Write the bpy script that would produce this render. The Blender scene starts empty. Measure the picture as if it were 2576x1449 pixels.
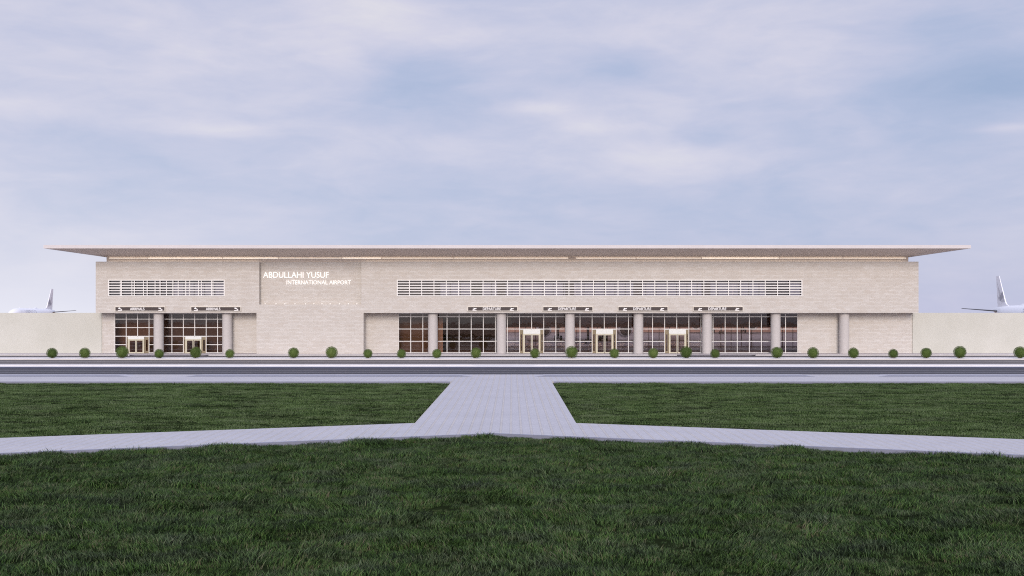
import bpy, math, random
import numpy as np
from mathutils import Vector, Matrix
from mathutils.geometry import tessellate_polygon

random.seed(7)
rng = np.random.default_rng(11)
R = math.radians
scene = bpy.context.scene
COL = scene.collection

# ------------------------------------------------------------------ geometry of the view
F, CX, HY, EYE = 2600.0, 1288.0, 791.5, 5.41      # measured once, used to get real sizes

def X(px, y): return (px - CX) * y / F
def Zp(py, y): return EYE + (HY - py) * y / F

# ------------------------------------------------------------------ materials
def new_mat(name):
    m = bpy.data.materials.new(name); m.use_nodes = True
    nt = m.node_tree
    b = nt.nodes['Principled BSDF']
    return m, nt, b

def nd(nt, typ, **kw):
    n = nt.nodes.new(typ)
    for k, v in kw.items():
        if k in n.inputs.keys() if isinstance(k, str) else False:
            n.inputs[k].default_value = v
        else:
            setattr(n, k, v)
    return n

def ramp(nt, src, stops):
    r = nt.nodes.new('ShaderNodeValToRGB')
    el = r.color_ramp.elements
    while len(el) < len(stops): el.new(0.5)
    for e, (p, c) in zip(el, stops):
        e.position = p; e.color = (*c, 1)
    nt.links.new(src, r.inputs['Fac'])
    return r

def pos(nt, scale=(1, 1, 1)):
    g = nt.nodes.new('ShaderNodeNewGeometry')
    mp = nt.nodes.new('ShaderNodeMapping')
    mp.inputs['Scale'].default_value = scale
    nt.links.new(g.outputs['Position'], mp.inputs['Vector'])
    return mp.outputs['Vector']

def objc(nt, scale=(1, 1, 1)):
    g = nt.nodes.new('ShaderNodeTexCoord')
    mp = nt.nodes.new('ShaderNodeMapping')
    mp.inputs['Scale'].default_value = scale
    nt.links.new(g.outputs['Object'], mp.inputs['Vector'])
    return mp.outputs['Vector']

def noise(nt, vec, scale, detail=4, rough=0.55):
    n = nt.nodes.new('ShaderNodeTexNoise')
    n.inputs['Scale'].default_value = scale
    n.inputs['Detail'].default_value = detail
    n.inputs['Roughness'].default_value = rough
    nt.links.new(vec, n.inputs['Vector'])
    return n.outputs['Fac']

def mixc(nt, fac, a, b, blend='MIX'):
    m = nt.nodes.new('ShaderNodeMix'); m.data_type = 'RGBA'; m.blend_type = blend
    for sock, v in ((m.inputs['Factor'], fac), (m.inputs['A'], a), (m.inputs['B'], b)):
        pass
    ins = [i for i in m.inputs if i.enabled]
    for sock, v in zip((m.inputs[0], m.inputs[6], m.inputs[7]), (fac, a, b)):
        if hasattr(v, 'is_linked') or hasattr(v, 'links'): nt.links.new(v, sock)
        elif isinstance(v, (int, float)): sock.default_value = v
        else: sock.default_value = (*v, 1)
    return m.outputs[2]

def mathn(nt, op, a, b=None, c=None, clamp=False):
    m = nt.nodes.new('ShaderNodeMath'); m.operation = op; m.use_clamp = clamp
    for i, v in enumerate((a, b, c)):
        if v is None: continue
        if hasattr(v, 'links'): nt.links.new(v, m.inputs[i])
        else: m.inputs[i].default_value = v
    return m.outputs[0]

def bump(nt, b, h, strength=0.3, dist=0.02):
    n = nt.nodes.new('ShaderNodeBump')
    n.inputs['Strength'].default_value = strength
    n.inputs['Distance'].default_value = dist
    nt.links.new(h, n.inputs['Height'])
    nt.links.new(n.outputs['Normal'], b.inputs['Normal'])

def plain(name, col, rough=0.6, spec=0.3, metal=0.0, var=0.08, scale=1.2, emit=None, es=0.0, world=True):
    m, nt, b = new_mat(name)
    v = pos(nt) if world else objc(nt)
    f = noise(nt, v, scale, 5)
    lo = tuple(c * (1 - var) for c in col); hi = tuple(min(1, c * (1 + var)) for c in col)
    r = ramp(nt, f, [(0.3, lo), (0.7, hi)])
    nt.links.new(r.outputs['Color'], b.inputs['Base Color'])
    b.inputs['Roughness'].default_value = rough
    b.inputs['Specular IOR Level'].default_value = spec
    b.inputs['Metallic'].default_value = metal
    if emit:
        b.inputs['Emission Color'].default_value = (*emit, 1)
        b.inputs['Emission Strength'].default_value = es
    return m

def stone_mat():
    m, nt, b = new_mat('ashlar_stone')
    g = nt.nodes.new('ShaderNodeNewGeometry')
    s = nt.nodes.new('ShaderNodeSeparateXYZ'); nt.links.new(g.outputs['Position'], s.inputs[0])
    u = mathn(nt, 'ADD', s.outputs['X'], s.outputs['Y'])
    c = nt.nodes.new('ShaderNodeCombineXYZ')
    nt.links.new(u, c.inputs['X']); nt.links.new(s.outputs['Z'], c.inputs['Y'])
    def brick(w, h, off, freq, sq, sqf, mort):
        br = nt.nodes.new('ShaderNodeTexBrick')
        br.offset = off; br.offset_frequency = freq; br.squash = sq; br.squash_frequency = sqf
        br.inputs['Scale'].default_value = 1.0
        br.inputs['Brick Width'].default_value = w; br.inputs['Row Height'].default_value = h
        br.inputs['Mortar Size'].default_value = mort; br.inputs['Mortar Smooth'].default_value = 0.25
        br.inputs['Bias'].default_value = 0.0
        br.inputs['Color1'].default_value = (0, 0, 0, 1); br.inputs['Color2'].default_value = (1, 1, 1, 1)
        br.inputs['Mortar'].default_value = (0.5, 0.5, 0.5, 1)
        nt.links.new(c.outputs[0], br.inputs['Vector'])
        return br
    b1 = brick(0.66, 0.188, 0.37, 2, 1.35, 3, 0.012)
    r1 = ramp(nt, b1.outputs['Color'], [(0.0, (0.610, 0.570, 0.528)), (0.35, (0.632, 0.600, 0.565)),
                                        (0.7, (0.650, 0.622, 0.590)), (1.0, (0.680, 0.655, 0.628))])
    n1 = noise(nt, c.outputs[0], 0.55, 4)
    stain = ramp(nt, n1, [(0.3, (0.95, 0.94, 0.93)), (0.7, (1.03, 1.03, 1.03))])
    col = mixc(nt, 1.0, r1.outputs['Color'], stain.outputs['Color'], 'MULTIPLY')
    n2 = noise(nt, c.outputs[0], 7.0, 6, 0.65)
    fine = ramp(nt, n2, [(0.25, (0.93, 0.925, 0.91)), (0.75, (1.05, 1.05, 1.05))])
    col = mixc(nt, 1.0, col, fine.outputs['Color'], 'MULTIPLY')
    col = mixc(nt, mathn(nt, 'MULTIPLY', b1.outputs['Fac'], 0.65), col, (0.53, 0.475, 0.415))
    nt.links.new(col, b.inputs['Base Color'])
    b.inputs['Roughness'].default_value = 0.85
    b.inputs['Specular IOR Level'].default_value = 0.2
    h = mathn(nt, 'ADD', mathn(nt, 'MULTIPLY', b1.outputs['Fac'], -1.0), mathn(nt, 'MULTIPLY', n2, 0.5))
    h = mathn(nt, 'ADD', h, mathn(nt, 'MULTIPLY', b1.outputs['Color'], 0.4))
    bump(nt, b, h, 0.5, 0.02)
    return m

def stucco_mat():
    m, nt, b = new_mat('cream_stucco')
    v = pos(nt)
    n1 = noise(nt, v, 0.25, 3); n2 = noise(nt, v, 9.0, 6, 0.7)
    r = ramp(nt, n1, [(0.3, (0.57, 0.565, 0.51)), (0.7, (0.625, 0.62, 0.57))])
    f = ramp(nt, n2, [(0.3, (0.93, 0.93, 0.92)), (0.7, (1.05, 1.05, 1.05))])
    nt.links.new(mixc(nt, 1.0, r.outputs['Color'], f.outputs['Color'], 'MULTIPLY'), b.inputs['Base Color'])
    b.inputs['Roughness'].default_value = 0.9; b.inputs['Specular IOR Level'].default_value = 0.1
    bump(nt, b, n2, 0.4, 0.02)
    return m

def paver_mat(name, base, beige, dark):
    m, nt, b = new_mat(name)
    g = nt.nodes.new('ShaderNodeNewGeometry')
    s = nt.nodes.new('ShaderNodeSeparateXYZ'); nt.links.new(g.outputs['Position'], s.inputs[0])
    x = s.outputs['X']
    # long bands running towards the terminal: 0.62 m blocks with a narrow beige band between
    fr = mathn(nt, 'FRACT', mathn(nt, 'DIVIDE', x, 0.48))
    band = mathn(nt, 'GREATER_THAN', fr, 0.78)
    br = nt.nodes.new('ShaderNodeTexBrick')
    br.inputs['Scale'].default_value = 1.0
    br.inputs['Brick Width'].default_value = 0.12; br.inputs['Row Height'].default_value = 0.12
    br.inputs['Mortar Size'].default_value = 0.004; br.inputs['Mortar Smooth'].default_value = 0.2
    br.inputs['Color1'].default_value = (*[c * 0.95 for c in base], 1)
    br.inputs['Color2'].default_value = (*[c * 1.06 for c in base], 1)
    br.inputs['Mortar'].default_value = (*[c * 0.93 for c in base], 1)
    nt.links.new(g.outputs['Position'], br.inputs['Vector'])
    b2 = nt.nodes.new('ShaderNodeTexBrick')
    b2.inputs['Scale'].default_value = 1.0
    b2.inputs['Brick Width'].default_value = 0.62; b2.inputs['Row Height'].default_value = 0.21
    b2.offset = 0.0
    b2.inputs['Mortar Size'].default_value = 0.004
    b2.inputs['Color1'].default_value = (*[c * 0.92 for c in beige], 1)
    b2.inputs['Color2'].default_value = (*[c * 1.06 for c in beige], 1)
    b2.inputs['Mortar'].default_value = (*[c * 0.9 for c in beige], 1)
    nt.links.new(g.outputs['Position'], b2.inputs['Vector'])
    col = mixc(nt, band, br.outputs['Color'], b2.outputs['Color'])
    e1 = mathn(nt, 'LESS_THAN', mathn(nt, 'ABSOLUTE', mathn(nt, 'SUBTRACT', fr, 0.78)), 0.022)
    e2 = mathn(nt, 'LESS_THAN', fr, 0.03)
    col = mixc(nt, mathn(nt, 'MULTIPLY', mathn(nt, 'ADD', e1, e2, clamp=True), 0.5), col, dark)
    n1 = noise(nt, g.outputs['Position'], 0.35, 5)
    st = ramp(nt, n1, [(0.3, (0.95, 0.95, 0.95)), (0.7, (1.03, 1.03, 1.03))])
    col = mixc(nt, 1.0, col, st.outputs['Color'], 'MULTIPLY')
    n2 = noise(nt, g.outputs['Position'], 14, 4)
    st2 = ramp(nt, n2, [(0.3, (0.9, 0.9, 0.9)), (0.7, (1.06, 1.06, 1.06))])
    col = mixc(nt, 1.0, col, st2.outputs['Color'], 'MULTIPLY')
    nt.links.new(col, b.inputs['Base Color'])
    b.inputs['Roughness'].default_value = 0.75; b.inputs['Specular IOR Level'].default_value = 0.25
    bump(nt, b, n2, 0.35, 0.01)
    return m

def asphalt_mat(name, col):
    m, nt, b = new_mat(name)
    v = pos(nt)
    n1 = noise(nt, pos(nt, (0.03, 0.7, 1)), 1.0, 5); n2 = noise(nt, v, 22, 4, 0.7)
    r = ramp(nt, n1, [(0.3, tuple(c * 0.8 for c in col)), (0.7, tuple(c * 1.2 for c in col))])
    f = ramp(nt, n2, [(0.3, (0.82, 0.82, 0.82)), (0.7, (1.15, 1.15, 1.15))])
    nt.links.new(mixc(nt, 1.0, r.outputs['Color'], f.outputs['Color'], 'MULTIPLY'), b.inputs['Base Color'])
    b.inputs['Roughness'].default_value = 0.8; b.inputs['Specular IOR Level'].default_value = 0.3
    bump(nt, b, n2, 0.4, 0.01)
    return m

def glass_mat(name, tint, refl=0.10):
    m, nt, b = new_mat(name)
    nt.nodes.remove(b)
    out = nt.nodes['Material Output']
    t = nt.nodes.new('ShaderNodeBsdfTransparent'); t.inputs['Color'].default_value = (*tint, 1)
    g = nt.nodes.new('ShaderNodeBsdfGlossy'); g.inputs['Roughness'].default_value = 0.02
    g.inputs['Color'].default_value = (0.9, 0.92, 0.95, 1)
    lw = nt.nodes.new('ShaderNodeLayerWeight'); lw.inputs['Blend'].default_value = 0.35
    # gentle waviness so that each pane mirrors a little differently
    n = noise(nt, pos(nt), 0.9, 2)
    bp = nt.nodes.new('ShaderNodeBump'); bp.inputs['Strength'].default_value = 0.04; bp.inputs['Distance'].default_value = 0.05
    nt.links.new(n, bp.inputs['Height']); nt.links.new(bp.outputs['Normal'], g.inputs['Normal'])
    fac = mathn(nt, 'ADD', mathn(nt, 'MULTIPLY', lw.outputs['Fresnel'], 0.6), refl, clamp=True)
    mx = nt.nodes.new('ShaderNodeMixShader')
    nt.links.new(fac, mx.inputs[0]); nt.links.new(t.outputs[0], mx.inputs[1]); nt.links.new(g.outputs[0], mx.inputs[2])
    nt.links.new(mx.outputs[0], out.inputs['Surface'])
    return m

def emit_mat(name, col, s):
    m, nt, b = new_mat(name)
    b.inputs['Base Color'].default_value = (*col, 1)
    b.inputs['Emission Color'].default_value = (*col, 1)
    b.inputs['Emission Strength'].default_value = s
    return m

def blade_mat(name, stops, trans=0.25, stretch=(1, 1, 1), wisl=0.35, grey=None):
    m, nt, b = new_mat(name)
    oi = nt.nodes.new('ShaderNodeObjectInfo')
    v = pos(nt, stretch)
    n1 = noise(nt, v, 0.45, 4); n2 = noise(nt, v, 2.2, 3)
    gi = nt.nodes.new('ShaderNodeNewGeometry'); n3 = gi.outputs['Random Per Island']
    f = mathn(nt, 'ADD', mathn(nt, 'MULTIPLY', n1, 0.45), mathn(nt, 'MULTIPLY', n2, 0.3))
    f = mathn(nt, 'ADD', f, mathn(nt, 'MULTIPLY_ADD', mathn(nt, 'SUBTRACT', n3, 0.5), wisl, 0.17))
    f = mathn(nt, 'ADD', f, mathn(nt, 'MULTIPLY', mathn(nt, 'SUBTRACT', oi.outputs['Random'], 0.5), 0.22))
    r = ramp(nt, f, stops)
    if grey:                                                # some patches of older, greyer blades among the fresh green
        r2 = ramp(nt, f, [(p, tuple(g * (c[0] + c[1] + c[2]) for g in grey)) for p, c in stops])
        n4 = noise(nt, pos(nt, stretch), 0.8, 3)
        gf = mathn(nt, 'ADD', mathn(nt, 'MULTIPLY', mathn(nt, 'SUBTRACT', n4, 0.52), 3.0), mathn(nt, 'MULTIPLY', n3, 0.4), clamp=True)
        mixed = mixc(nt, gf, r.outputs['Color'], r2.outputs['Color'])
    else: mixed = r.outputs['Color']
    nt.links.new(mixed, b.inputs['Base Color'])
    b.inputs['Roughness'].default_value = 0.6; b.inputs['Specular IOR Level'].default_value = 0.18
    tr = nt.nodes.new('ShaderNodeBsdfTranslucent'); nt.links.new(mixed, tr.inputs['Color'])
    mx = nt.nodes.new('ShaderNodeMixShader'); mx.inputs[0].default_value = trans
    nt.links.new(b.outputs[0], mx.inputs[1]); nt.links.new(tr.outputs[0], mx.inputs[2])
    nt.links.new(mx.outputs[0], nt.nodes['Material Output'].inputs['Surface'])
    return m

M = {}
M['stone'] = stone_mat()
M['stucco'] = stucco_mat()
M['white'] = plain('white_frame_paint', (0.86, 0.85, 0.83), 0.4, 0.4, var=0.03)
M['fascia'] = plain('roof_fascia_panel', (0.64, 0.60, 0.60), 0.55, 0.3, var=0.03, scale=0.4)
M['soffit'] = plain('soffit_board', (0.70, 0.61, 0.55), 0.7, 0.2, var=0.05, scale=0.3)
M['neck'] = plain('cornice_plaster', (0.78, 0.70, 0.63), 0.7, 0.2, var=0.04)
M['column'] = plain('column_render', (0.56, 0.53, 0.515), 0.75, 0.2, var=0.04, scale=3)
M['cove'] = emit_mat('cove_lamp', (1.0, 0.91, 0.80), 0.75)
M['cove2'] = emit_mat('cove_lamp_bright', (1.0, 0.93, 0.83), 1.2)
M['gutter'] = emit_mat('added_fill_glow', (1.0, 0.92, 0.84), 0.9)  # glow for the unseen strips added behind the parapet
M['uplight'] = emit_mat('uplight_lamp', (1.0, 0.96, 0.9), 0.6)
M['letters'] = emit_mat('lit_letters', (0.92, 0.91, 0.89), 0.22)
M['signtext'] = plain('sign_lettering', (0.9, 0.88, 0.88), 0.5, 0.3, var=0.02, emit=(0.9, 0.88, 0.88), es=0.18)
M['signframe'] = plain('sign_frame_cream', (0.84, 0.79, 0.70), 0.45, 0.3, var=0.03)
m, nt, b = new_mat('sign_panel_brown')
n1 = noise(nt, objc(nt, (14, 1, 0.3)), 1.0, 3, 0.7)
r = ramp(nt, n1, [(0.35, (0.046, 0.033, 0.032)), (0.6, (0.066, 0.048, 0.047)), (0.75, (0.115, 0.09, 0.09))])
nt.links.new(r.outputs['Color'], b.inputs['Base Color']); b.inputs['Roughness'].default_value = 0.6
M['signpanel'] = m
M['door'] = plain('entrance_frame_beige', (0.62, 0.58, 0.45), 0.45, 0.35, var=0.06)
M['header'] = plain('entrance_header_pale', (0.76, 0.77, 0.74), 0.5, 0.3, var=0.06, scale=5)
M['flank'] = plain('entrance_flank_tan', (0.40, 0.33, 0.22), 0.5, 0.3, var=0.08)
M['glass'] = glass_mat('tinted_glass', (0.82, 0.70, 0.63), 0.03)
M['glass_up'] = glass_mat('window_glass', (0.60, 0.57, 0.58), 0.06)
M['rear_glass'] = glass_mat('rear_glass', (0.74, 0.70, 0.71), 0.05)
M['rearframe'] = plain('rear_frame_tan', (0.50, 0.40, 0.33), 0.5, 0.3)
M['darkframe'] = plain('rear_frame_dark', (0.10, 0.10, 0.12), 0.5, 0.3)
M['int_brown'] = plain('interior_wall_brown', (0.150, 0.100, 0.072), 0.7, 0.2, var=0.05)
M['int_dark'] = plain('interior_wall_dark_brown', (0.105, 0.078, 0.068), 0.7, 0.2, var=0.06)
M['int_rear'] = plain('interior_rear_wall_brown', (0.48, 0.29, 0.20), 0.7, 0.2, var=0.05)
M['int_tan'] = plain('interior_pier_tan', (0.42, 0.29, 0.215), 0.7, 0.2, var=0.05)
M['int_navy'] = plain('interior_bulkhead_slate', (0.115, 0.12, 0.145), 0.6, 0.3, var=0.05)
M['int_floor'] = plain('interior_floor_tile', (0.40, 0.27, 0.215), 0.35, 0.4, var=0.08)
M['int_ceil'] = plain('interior_ceiling', (0.5, 0.46, 0.43), 0.8, 0.1)
M['pavers'] = paver_mat('footpath_pavers', (0.452, 0.446, 0.474), (0.475, 0.452, 0.44), (0.23, 0.23, 0.25))
M['kerb'] = plain('kerb_concrete', (0.43, 0.43, 0.475), 0.8, 0.2, var=0.08, scale=2)
M['kerb_shade'] = plain('kerb_face_shade_blue', (0.095, 0.108, 0.165), 0.8, 0.2, var=0.08, scale=2)  # blue shade of the kerb faces painted as a stone colour
M['kerb_shade_pale'] = plain('kerb_face_shade_pale', (0.235, 0.245, 0.315), 0.8, 0.2, var=0.08, scale=2)  # lighter mix of the same painted kerb-face shade
M['white_conc'] = plain('median_concrete_warm_lit', (0.72, 0.685, 0.665), 0.8, 0.2, var=0.06, scale=0.6)  # warm light on the medians put into a whiter concrete colour
M['pavement'] = plain('pavement_concrete', (0.50, 0.465, 0.47), 0.8, 0.2, var=0.09, scale=0.8)
M['asphalt_near'] = asphalt_mat('asphalt_cool_shaded', (0.050, 0.049, 0.060))  # cool shade over the near road put into its colour
M['asphalt_mid'] = asphalt_mat('asphalt_warm_lit', (0.125, 0.112, 0.108))  # warm light over the middle road put into its colour
M['asphalt_far'] = asphalt_mat('asphalt_dark', (0.075, 0.070, 0.078))
M['line'] = plain('road_line_worn', (0.21, 0.207, 0.23), 0.7, 0.2, var=0.15, scale=2)
M['line_w'] = plain('road_line_pale', (0.33, 0.305, 0.30), 0.7, 0.2, var=0.15, scale=2)
M['apron'] = plain('apron_concrete', (0.30, 0.28, 0.29), 0.8, 0.2, var=0.15, scale=0.05)
M['earth'] = plain('red_earth', (0.40, 0.25, 0.18), 0.9, 0.1, var=0.2, scale=0.02)
M['soil'] = plain('lawn_soil', (0.014, 0.020, 0.008), 1.0, 0.0, var=0.3, scale=2)
M['leaf'] = blade_mat('clipped_leaf', [(0.30, (0.058, 0.092, 0.020)), (0.58, (0.112, 0.170, 0.040)), (0.85, (0.168, 0.226, 0.066))], 0.2)
M['stem'] = plain('bush_stem_brown', (0.16, 0.09, 0.06), 0.8, 0.1, world=False)
M['blade'] = blade_mat('long_grass_blade', [(0.33, (0.004, 0.010, 0.002)), (0.46, (0.017, 0.036, 0.009)),
                                            (0.58, (0.050, 0.105, 0.025)), (0.72, (0.100, 0.190, 0.048)), (0.90, (0.17, 0.14, 0.09))], 0.25, (0.7, 1.2, 1), 0.55, (0.33, 0.42, 0.26))
M['blade2'] = blade_mat('mown_grass_blade', [(0.40, (0.010, 0.022, 0.004)), (0.475, (0.047, 0.090, 0.024)),
                                             (0.56, (0.098, 0.160, 0.048)), (0.72, (0.155, 0.215, 0.095))], 0.25, (0.42, 1.3, 1), 0.16, (0.345, 0.42, 0.235))
M['plane_white'] = plain('aircraft_white', (0.84, 0.84, 0.87), 0.35, 0.4, var=0.02, world=False)
M['plane_grey'] = plain('aircraft_grey', (0.45, 0.45, 0.49), 0.4, 0.4, var=0.02, world=False)
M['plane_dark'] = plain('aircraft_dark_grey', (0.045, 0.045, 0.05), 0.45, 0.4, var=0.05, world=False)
M['emb1'] = plain('tail_emblem_pale', (0.58, 0.58, 0.61), 0.4, 0.4, var=0.02, world=False)
M['emb2'] = plain('tail_emblem_grey', (0.34, 0.34, 0.39), 0.4, 0.4, var=0.02, world=False)
M['rubber'] = plain('tyre_rubber', (0.02, 0.02, 0.022), 0.8, 0.2, world=False)

for k in ('letters', 'signtext', 'uplight'): M[k].cycles.emission_sampling = 'NONE'

# ------------------------------------------------------------------ mesh helper
class MB:
    def __init__(s): s.v = []; s.f = []; s.m = []
    def face(s, pts, mi=0):
        n = len(s.v); s.v += [tuple(p) for p in pts]; s.f.append(tuple(range(n, n + len(pts)))); s.m.append(mi)
    def box(s, x0, x1, y0, y1, z0, z1, mi=0):
        n = len(s.v)
        s.v += [(x0, y0, z0), (x1, y0, z0), (x1, y1, z0), (x0, y1, z0), (x0, y0, z1), (x1, y0, z1), (x1, y1, z1), (x0, y1, z1)]
        for q in ((0, 3, 2, 1), (4, 5, 6, 7), (0, 1, 5, 4), (1, 2, 6, 5), (2, 3, 7, 6), (3, 0, 4, 7)):
            s.f.append(tuple(n + i for i in q)); s.m.append(mi)
    def rings(s, rings, mi=0, cap=True):
        n = len(s.v); k = len(rings[0])
        for rg in rings: s.v += [tuple(p) for p in rg]
        for a in range(len(rings) - 1):
            for i in range(k):
                j = (i + 1) % k
                s.f.append((n + a * k + i, n + a * k + j, n + (a + 1) * k + j, n + (a + 1) * k + i)); s.m.append(mi)
        if cap:
            s.f.append(tuple(n + i for i in reversed(range(k)))); s.m.append(mi)
            s.f.append(tuple(n + (len(rings) - 1) * k + i for i in range(k))); s.m.append(mi)
    def tube(s, p, q, r0, r1=None, seg=16, mi=0):
        p, q = Vector(p), Vector(q); r1 = r0 if r1 is None else r1
        d = (q - p).normalized(); a = d.orthogonal().normalized(); b = d.cross(a)
        cs = [(math.cos(2 * math.pi * i / seg), math.sin(2 * math.pi * i / seg)) for i in range(seg)]
        s.rings([[p + (a * c + b * t) * r0 for c, t in cs], [q + (a * c + b * t) * r1 for c, t in cs]], mi)
    def extrude(s, poly, z0, z1, mi=0, axis='z'):
        """poly: 2-D outline, extruded along z (or along y for axis='y': poly is x,z and z0,z1 are y)."""
        mk = (lambda p, h: (p[0], p[1], h)) if axis == 'z' else (lambda p, h: (p[0], h, p[1]))
        tris = tessellate_polygon([[Vector((p[0], p[1], 0)) for p in poly]])
        for t in tris:
            s.face([mk(poly[i], z1) for i in t], mi); s.face([mk(poly[i], z0) for i in reversed(t)], mi)
        n = len(poly)
        for i in range(n):
            a, b = poly[i], poly[(i + 1) % n]
            s.face([mk(a, z0), mk(b, z0), mk(b, z1), mk(a, z1)], mi)
    def grid_wall(s, xs, zs, solid, y0, y1, mi=0):
        nx, nz = len(xs) - 1, len(zs) - 1
        ok = lambda i, k: 0 <= i < nx and 0 <= k < nz and solid((xs[i] + xs[i + 1]) / 2, (zs[k] + zs[k + 1]) / 2)
        for i in range(nx):
            for k in range(nz):
                if not ok(i, k): continue
                a, b, c, d = xs[i], xs[i + 1], zs[k], zs[k + 1]
                s.face([(a, y0, c), (b, y0, c), (b, y0, d), (a, y0, d)], mi)
                s.face([(a, y1, d), (b, y1, d), (b, y1, c), (a, y1, c)], mi)
                if not ok(i - 1, k): s.face([(a, y0, c), (a, y0, d), (a, y1, d), (a, y1, c)], mi)
                if not ok(i + 1, k): s.face([(b, y0, d), (b, y0, c), (b, y1, c), (b, y1, d)], mi)
                if not ok(i, k - 1): s.face([(b, y0, c), (a, y0, c), (a, y1, c), (b, y1, c)], mi)
                if not ok(i, k + 1): s.face([(a, y0, d), (b, y0, d), (b, y1, d), (a, y1, d)], mi)
    def build(s, name, mats, parent=None, smooth=False, bevel=0.0):
        me = bpy.data.meshes.new(name); me.from_pydata(s.v, [], s.f); me.update()
        mats = mats if isinstance(mats, (list, tuple)) else [mats]
        for mt in mats: me.materials.append(mt)
        if len(mats) > 1: me.polygons.foreach_set('material_index', s.m)
        if smooth:
            me.polygons.foreach_set('use_smooth', [True] * len(me.polygons))
            try: me.set_sharp_from_angle(angle=R(40))
            except Exception: pass
        o = bpy.data.objects.new(name, me); COL.objects.link(o)
        if parent is not None:
            o.parent = parent
            o.location = -world_loc(parent)
        if bevel:
            bv = o.modifiers.new('edge', 'BEVEL'); bv.width = bevel; bv.segments = 2; bv.limit_method = 'ANGLE'
        return o

LOCAL = set()
def world_loc(o):
    """children of things built in world metres are shifted back; things in LOCAL are built in their own metres."""
    if o.name in LOCAL: return Vector((0, 0, 0))
    return Vector(o.location) if o.parent is None else Vector((0, 0, 0))

def empty(name, loc, local=False):
    o = bpy.data.objects.new(name, None); COL.objects.link(o); o.location = loc
    o.empty_display_size = 0.5
    if local: LOCAL.add(o.name)
    return o

def tag(o, label=None, cat=None, group=None, kind=None):
    if label: o['label'] = label
    if cat: o['category'] = cat
    if group: o['group'] = group
    if kind: o['kind'] = kind
    return o

def struct(o, label=None): return tag(o, label, None, None, 'structure')

def copy_tree(o, parent=None):
    c = o.copy(); COL.objects.link(c)
    c.parent = parent
    if o.name in LOCAL: LOCAL.add(c.name)
    for ch in list(o.children): copy_tree(ch, c)
    return c

def text_mesh(txt, w, h, depth, bold=0.0, shear=0.0):
    cu = bpy.data.curves.new('lettering', 'FONT'); cu.body = txt; cu.align_x = 'CENTER'
    cu.extrude = 0.02; cu.offset = bold; cu.shear = shear; cu.resolution_u = 3
    o = bpy.data.objects.new('lettering', cu); COL.objects.link(o)
    dg = bpy.context.evaluated_depsgraph_get()
    me = bpy.data.meshes.new_from_object(o.evaluated_get(dg), depsgraph=dg)
    bpy.data.objects.remove(o); bpy.data.curves.remove(cu)
    n = len(me.vertices); co = np.empty(n * 3); me.vertices.foreach_get('co', co); co = co.reshape(-1, 3)
    lo, hi = co.min(0), co.max(0)
    x = ((co[:, 0] - lo[0]) / (hi[0] - lo[0]) - 0.5) * w
    z = (co[:, 1] - lo[1]) / (hi[1] - lo[1]) * h
    y = -(co[:, 2] - lo[2]) / (hi[2] - lo[2]) * depth
    me.vertices.foreach_set('co', np.stack([x, y, z], 1).ravel()); me.update()
    return me

def mesh_obj(name, me, mat, parent=None, loc=(0, 0, 0)):
    me.materials.clear(); me.materials.append(mat); me.name = name
    o = bpy.data.objects.new(name, me); COL.objects.link(o)
    if parent is not None: o.parent = parent
    o.location = loc
    return o

# ================================================================== THE GROUND
RZ = -0.125                                    # road level; footpaths at 0, lawns a little lower
b = MB()
b.face([(-4000, -400, -0.45), (4000, -400, -0.45), (4000, 6000, -0.45), (-4000, 6000, -0.45)])
struct(b.build('ground', M['earth']), 'red earth plain under and beyond the airfield')
b = MB(); b.box(-900, 900, 171.1, 318, -0.40, 0.0)
struct(b.build('apron', M['apron']), 'grey concrete aircraft apron behind the terminal')

GAPS = [(-33.6, -28.6), (-3.54, 1.97), (26.6, 32.1)]
XL, XR = -170.0, 170.0

def road(y0, y1, mat, lines, lmat, lw, label):
    b = MB()
    b.box(XL, XR, y0, y1, RZ - 0.25, RZ)
    for ly in lines: b.face([(XL, ly - lw / 2, RZ + 0.004), (XR, ly - lw / 2, RZ + 0.004), (XR, ly + lw / 2, RZ + 0.004), (XL, ly + lw / 2, RZ + 0.004)], 1)
    struct(b.build('road', [mat, lmat]), label)

road(131.1, 139.95, M['asphalt_far'], [137.0], M['line_w'], 0.45, 'narrow dark drop-off lane right before the terminal pavement')
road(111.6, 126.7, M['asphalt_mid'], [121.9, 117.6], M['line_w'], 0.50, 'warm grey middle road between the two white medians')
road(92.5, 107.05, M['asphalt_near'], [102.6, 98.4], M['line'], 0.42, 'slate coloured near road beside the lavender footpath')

# medians
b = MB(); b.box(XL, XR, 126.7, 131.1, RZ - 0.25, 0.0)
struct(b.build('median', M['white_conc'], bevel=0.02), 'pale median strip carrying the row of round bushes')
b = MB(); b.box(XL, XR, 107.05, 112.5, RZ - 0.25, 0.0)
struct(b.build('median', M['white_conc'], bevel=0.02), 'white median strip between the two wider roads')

def kerb_run(y0, y1, z0, z1, gaps, mat, name, label, ramp_len=0.9):
    b = MB(); x = XL
    def seg(xa, xb, ra, rb):
        poly = [(xa, z0), (xb, z0)]
        poly += [(xb - rb, z1)] if rb else [(xb, z1)]
        poly += [(xa + ra, z1)] if ra else [(xa, z1)]
        b.extrude(poly, y0, y1, 0, 'y')
    for i, (a, c) in enumerate(gaps):
        seg(x, a, 0 if i == 0 else ramp_len, ramp_len); x = c
    seg(x, XR, ramp_len, 0)
    struct(b.build(name, mat), label)

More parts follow.
